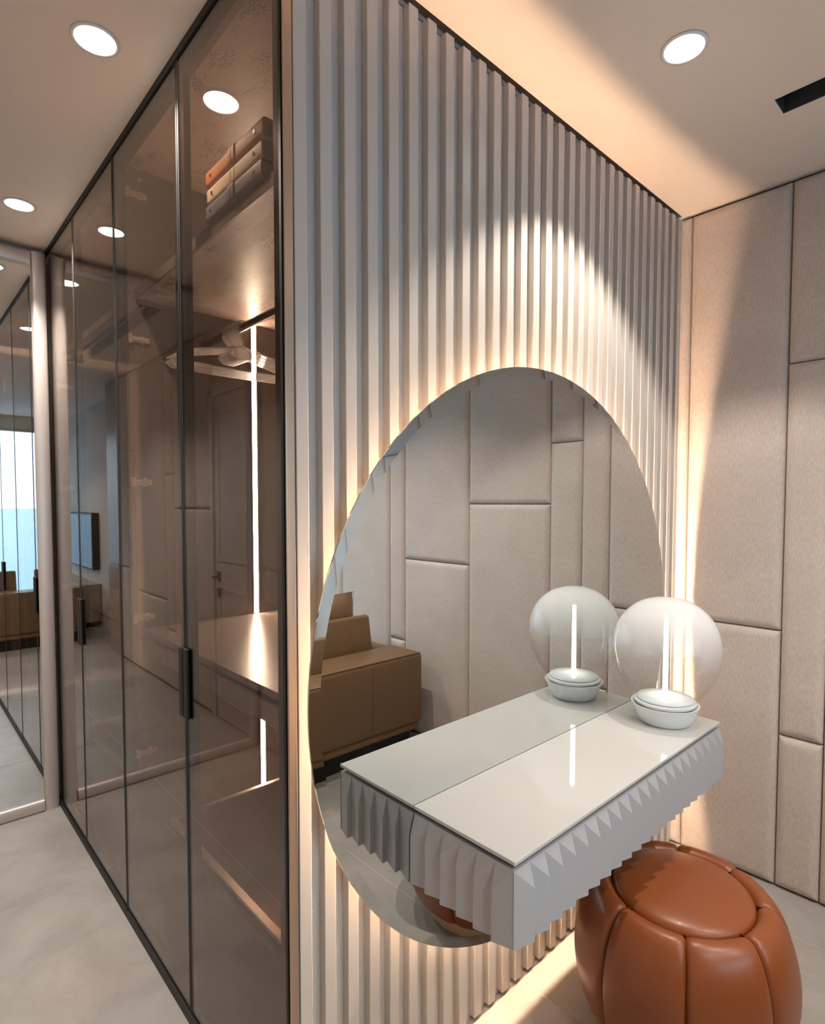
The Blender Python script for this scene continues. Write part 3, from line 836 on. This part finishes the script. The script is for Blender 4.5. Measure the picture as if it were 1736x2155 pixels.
# ------------------------------------------------------------------ leather stool
SX, SY = 0.962, -0.394
RS, ZS = 1.05, 0.915
stl = thing('leather_stool', 'round tan leather pouf stool with puffed segments in front of the vanity', 'stool', (SX, SY, 0.0))
NSG = 8
prof = [(0.175, 0.046), (0.205, 0.05), (0.228, 0.075), (0.247, 0.12), (0.258, 0.175), (0.2625, 0.235), (0.259, 0.295), (0.249, 0.35), (0.235, 0.395), (0.217, 0.428), (0.198, 0.443), (0.180, 0.440), (0.168, 0.425), (0.164, 0.40)]
prof = [(r * RS, 0.046 + (z - 0.046) * ZS) for r, z in catmull(prof, 2)]
def segment_mesh():
    b = B()
    nu = 14; um = PI / NSG - 0.0008
    V = []
    for i in range(nu + 1):
        s = -1 + 2 * i / nu
        s = math.copysign(abs(s) ** 0.5, s)
        u = s * um
        row = []
        for k, (r, z) in enumerate(prof):
            q = k / (len(prof) - 1)
            pin = 0.013 * (1 - math.sqrt(max(0.0, 1 - abs(s) ** 7)))
            pin *= 0.35 + 0.65 * math.sin(PI * min(1, q * 1.08)) ** 0.7 if q < 0.97 else 0.3
            # inward along the profile normal
            k0, k1 = max(k - 1, 0), min(k + 1, len(prof) - 1)
            tr, tz = prof[k1][0] - prof[k0][0], prof[k1][1] - prof[k0][1]
            ln = math.hypot(tr, tz); nr, nz = tz / ln, -tr / ln
            rr, zz = r - nr * pin, z - nz * pin
            row.append(b.verts.new((rr * math.cos(u), rr * math.sin(u), zz)))
        V.append(row)
    for i in range(nu):
        for k in range(len(prof) - 1):
            b.faces.new((V[i][k], V[i + 1][k], V[i + 1][k + 1], V[i][k + 1]))
    # close the sides inwards
    for row, sg in ((V[0], 1), (V[-1], -1)):
        inn = [b.verts.new((v.co.x * 0.8, v.co.y * 0.8, min(v.co.z, 0.41))) for v in row]
        for k in range(len(row) - 1):
            b.faces.new((row[k], row[k + 1], inn[k + 1], inn[k]))
    bmesh.ops.recalc_face_normals(b, faces=b.faces[:])
    return mesh_of('segment', b, 'tan', True, 75)
sg = segment_mesh()
for k in range(NSG):
    put('segment', sg, stl, (0, 0, 0), math.radians(-155) + (k + 0.5) * 2 * PI / NSG)
part('core', lathe(B(), [(r * RS, 0.044 + (z - 0.044) * ZS) for r, z in [(0, 0.044), (0.185, 0.046), (0.238, 0.12), (0.249, 0.235), (0.235, 0.36), (0.20, 0.42), (0, 0.405)]], 48, SX, SY), 'seam', stl, True, 60)
part('cushion', lathe(B(), [(r * RS, 0.044 + (z - 0.044) * ZS) for r, z in catmull([(0.150, 0.40), (0.164, 0.412), (0.1675, 0.425), (0.163, 0.438), (0.150, 0.448), (0.12, 0.457), (0.06, 0.4625), (0.0, 0.4635)], 3)], 64, SX, SY), 'tan', stl, True, label='round tan leather seat cushion')
part('base_ring', lathe(B(), [(0, 0.0005), (0.192, 0.0005), (0.196, 0.006), (0.196, 0.038), (0.19, 0.045), (0, 0.045)], 64, SX, SY), 'wood_light', stl, True, 40, label='pale wooden base')

# ------------------------------------------------------------------ sofa with its back to the vanity
SYB = -1.50
so = thing('sofa', 'long brown leather sofa with raised headrests facing the window, seen in the mirrors', 'sofa', (0.45, -2.0, 0.0))
SX0, SX1 = -0.94, 1.735
b = B()
box(b, SX0 + 0.06, SYB - 0.95, 0.0, SX1 - 0.06, SYB - 0.06, 0.105)
part('plinth', b, 'black', so)
part('base', box(B(), SX0 + 0.01, SYB - 1.0, 0.105, SX1 - 0.01, SYB - 0.015, 0.155, 0.018, 3), 'sofa', so, True, 50)
bk = part('backrest', box(B(), SX0, SYB - 0.27, 0.15, SX1, SYB, 0.565, 0.028, 4), 'sofa', so, True, 50)
for x in (-0.35, 0.35, 0.98, 1.35):
    part('stitched_seam', tube(B(), [(x, SYB + 0.0002, 0.18), (x + 0.006, SYB + 0.0002, 0.535)], 0.0012, 6), 'seam', bk)
part('piping', tube(B(), [(SX0 + 0.02, SYB - 0.007, 0.561), (SX1 - 0.02, SYB - 0.007, 0.561)], 0.0022, 6), 'seam', bk)
n = 3; wseat = (SX1 - SX0 - 0.24) / n
for k in range(n):
    xa = SX0 + 0.12 + k * wseat
    part('seat_cushion', box(B(), xa + 0.004, SYB - 1.0, 0.156, xa + wseat - 0.004, SYB - 0.28, 0.42, 0.035, 4), 'sofa', so, True, 50)
for xa in (SX0, SX1 - 0.115):
    part('armrest', box(B(), xa, SYB - 1.0, 0.156, xa + 0.115, SYB - 0.275, 0.55, 0.03, 4), 'sofa', so, True, 50)
def headrest(xa, xb):
    b = B()
    prism(b, [(SYB - 0.285, 0.42), (SYB - 0.345, 0.42), (SYB - 0.395, 0.735), (SYB - 0.375, 0.755), (SYB - 0.34, 0.75)], 'x', xa, xb)
    es = [e for e in b.edges]
    bmesh.ops.bevel(b, geom=es, offset=0.012, segments=2, profile=0.5, affect='EDGES')
    part('headrest', b, 'sofa', so, True, 50)
headrest(0.66, 1.60); headrest(-0.40, 0.60); headrest(-0.90, -0.56)
def cushion(xc, yc_, zc, w, h, d, lean, rot, mat, label, tilt=0.0):
    t = thing('throw_pillow', label, 'pillow', (xc, yc_, zc), 'leather pillows on the sofa')
    b = B(); n = 12
    for sgn in (1, -1):
        V = [[b.verts.new(((i / n - 0.5) * w * (1 - 0.05 * (abs(2 * j / n - 1)) ** 2), sgn * d * 0.5 * max(0.0, (1 - abs(2 * i / n - 1) ** 2.6) * (1 - abs(2 * j / n - 1) ** 2.6)) ** 0.5, (j / n) * h)) for j in range(n + 1)] for i in range(n + 1)]
        for i in range(n):
            for j in range(n):
                f = (V[i][j], V[i + 1][j], V[i + 1][j + 1], V[i][j + 1])
                b.faces.new(f if sgn > 0 else tuple(reversed(f)))
    bmesh.ops.remove_doubles(b, verts=b.verts[:], dist=0.0005)
    bmesh.ops.recalc_face_normals(b, faces=b.faces[:])
    me = mesh_of('cover', b, mat, True, 70)
    put('cover', me, t)
    pp = tube(B(), [(-w / 2, 0, 0.0), (-w / 2 * 0.96, 0, h / 2), (-w / 2, 0, h), (w / 2, 0, h), (w / 2 * 0.96, 0, h / 2), (w / 2, 0, 0.0)], 0.0018, 6)
    put('piping', mesh_of('piping', pp, mat, True), t)
    t.rotation_euler = (lean, tilt, rot)
    return t
cushion(1.355, SYB - 0.52, 0.428, 0.48, 0.45, 0.17, math.radians(-6), math.radians(4), 'pillow', 'light brown leather pillow above the sofa headrest in the round mirror', math.radians(-3))

# ------------------------------------------------------------------ television and low cabinet
tv = thing('television', 'flat black television on the wall, reflected in the wardrobe glass', 'television', (-1.26, -2.9, 0.66))
part('housing', box(B(), -1.278, -3.56, 0.66, -1.20, -2.24, 1.33, 0.006, 2), 'black', tv)
part('screen', box(B(), -1.1995, -3.54, 0.68, -1.198, -2.26, 1.31), 'screen', tv, label='dark glossy screen')
cb = thing('low_cabinet', 'low beige cabinet under the television', 'cabinet', (-1.1, -2.9, 0.0))
part('body', box(B(), -1.275, -3.6, 0.06, -0.99, -2.2, 0.50, 0.003, 1), 'stone', cb)
part('plinth', box(B(), -1.26, -3.57, 0.0, -1.02, -2.23, 0.06), 'black', cb)
for k in range(3):
    y = -3.597 + k * 0.466
    f = part('drawer_front', box(B(), -0.99, y, 0.07, -0.974, y + 0.462, 0.49, 0.002, 1), 'stone', cb)
    part('pull', box(B(), -0.974, y + 0.2, 0.455, -0.966, y + 0.26, 0.463), 'bronze', f)
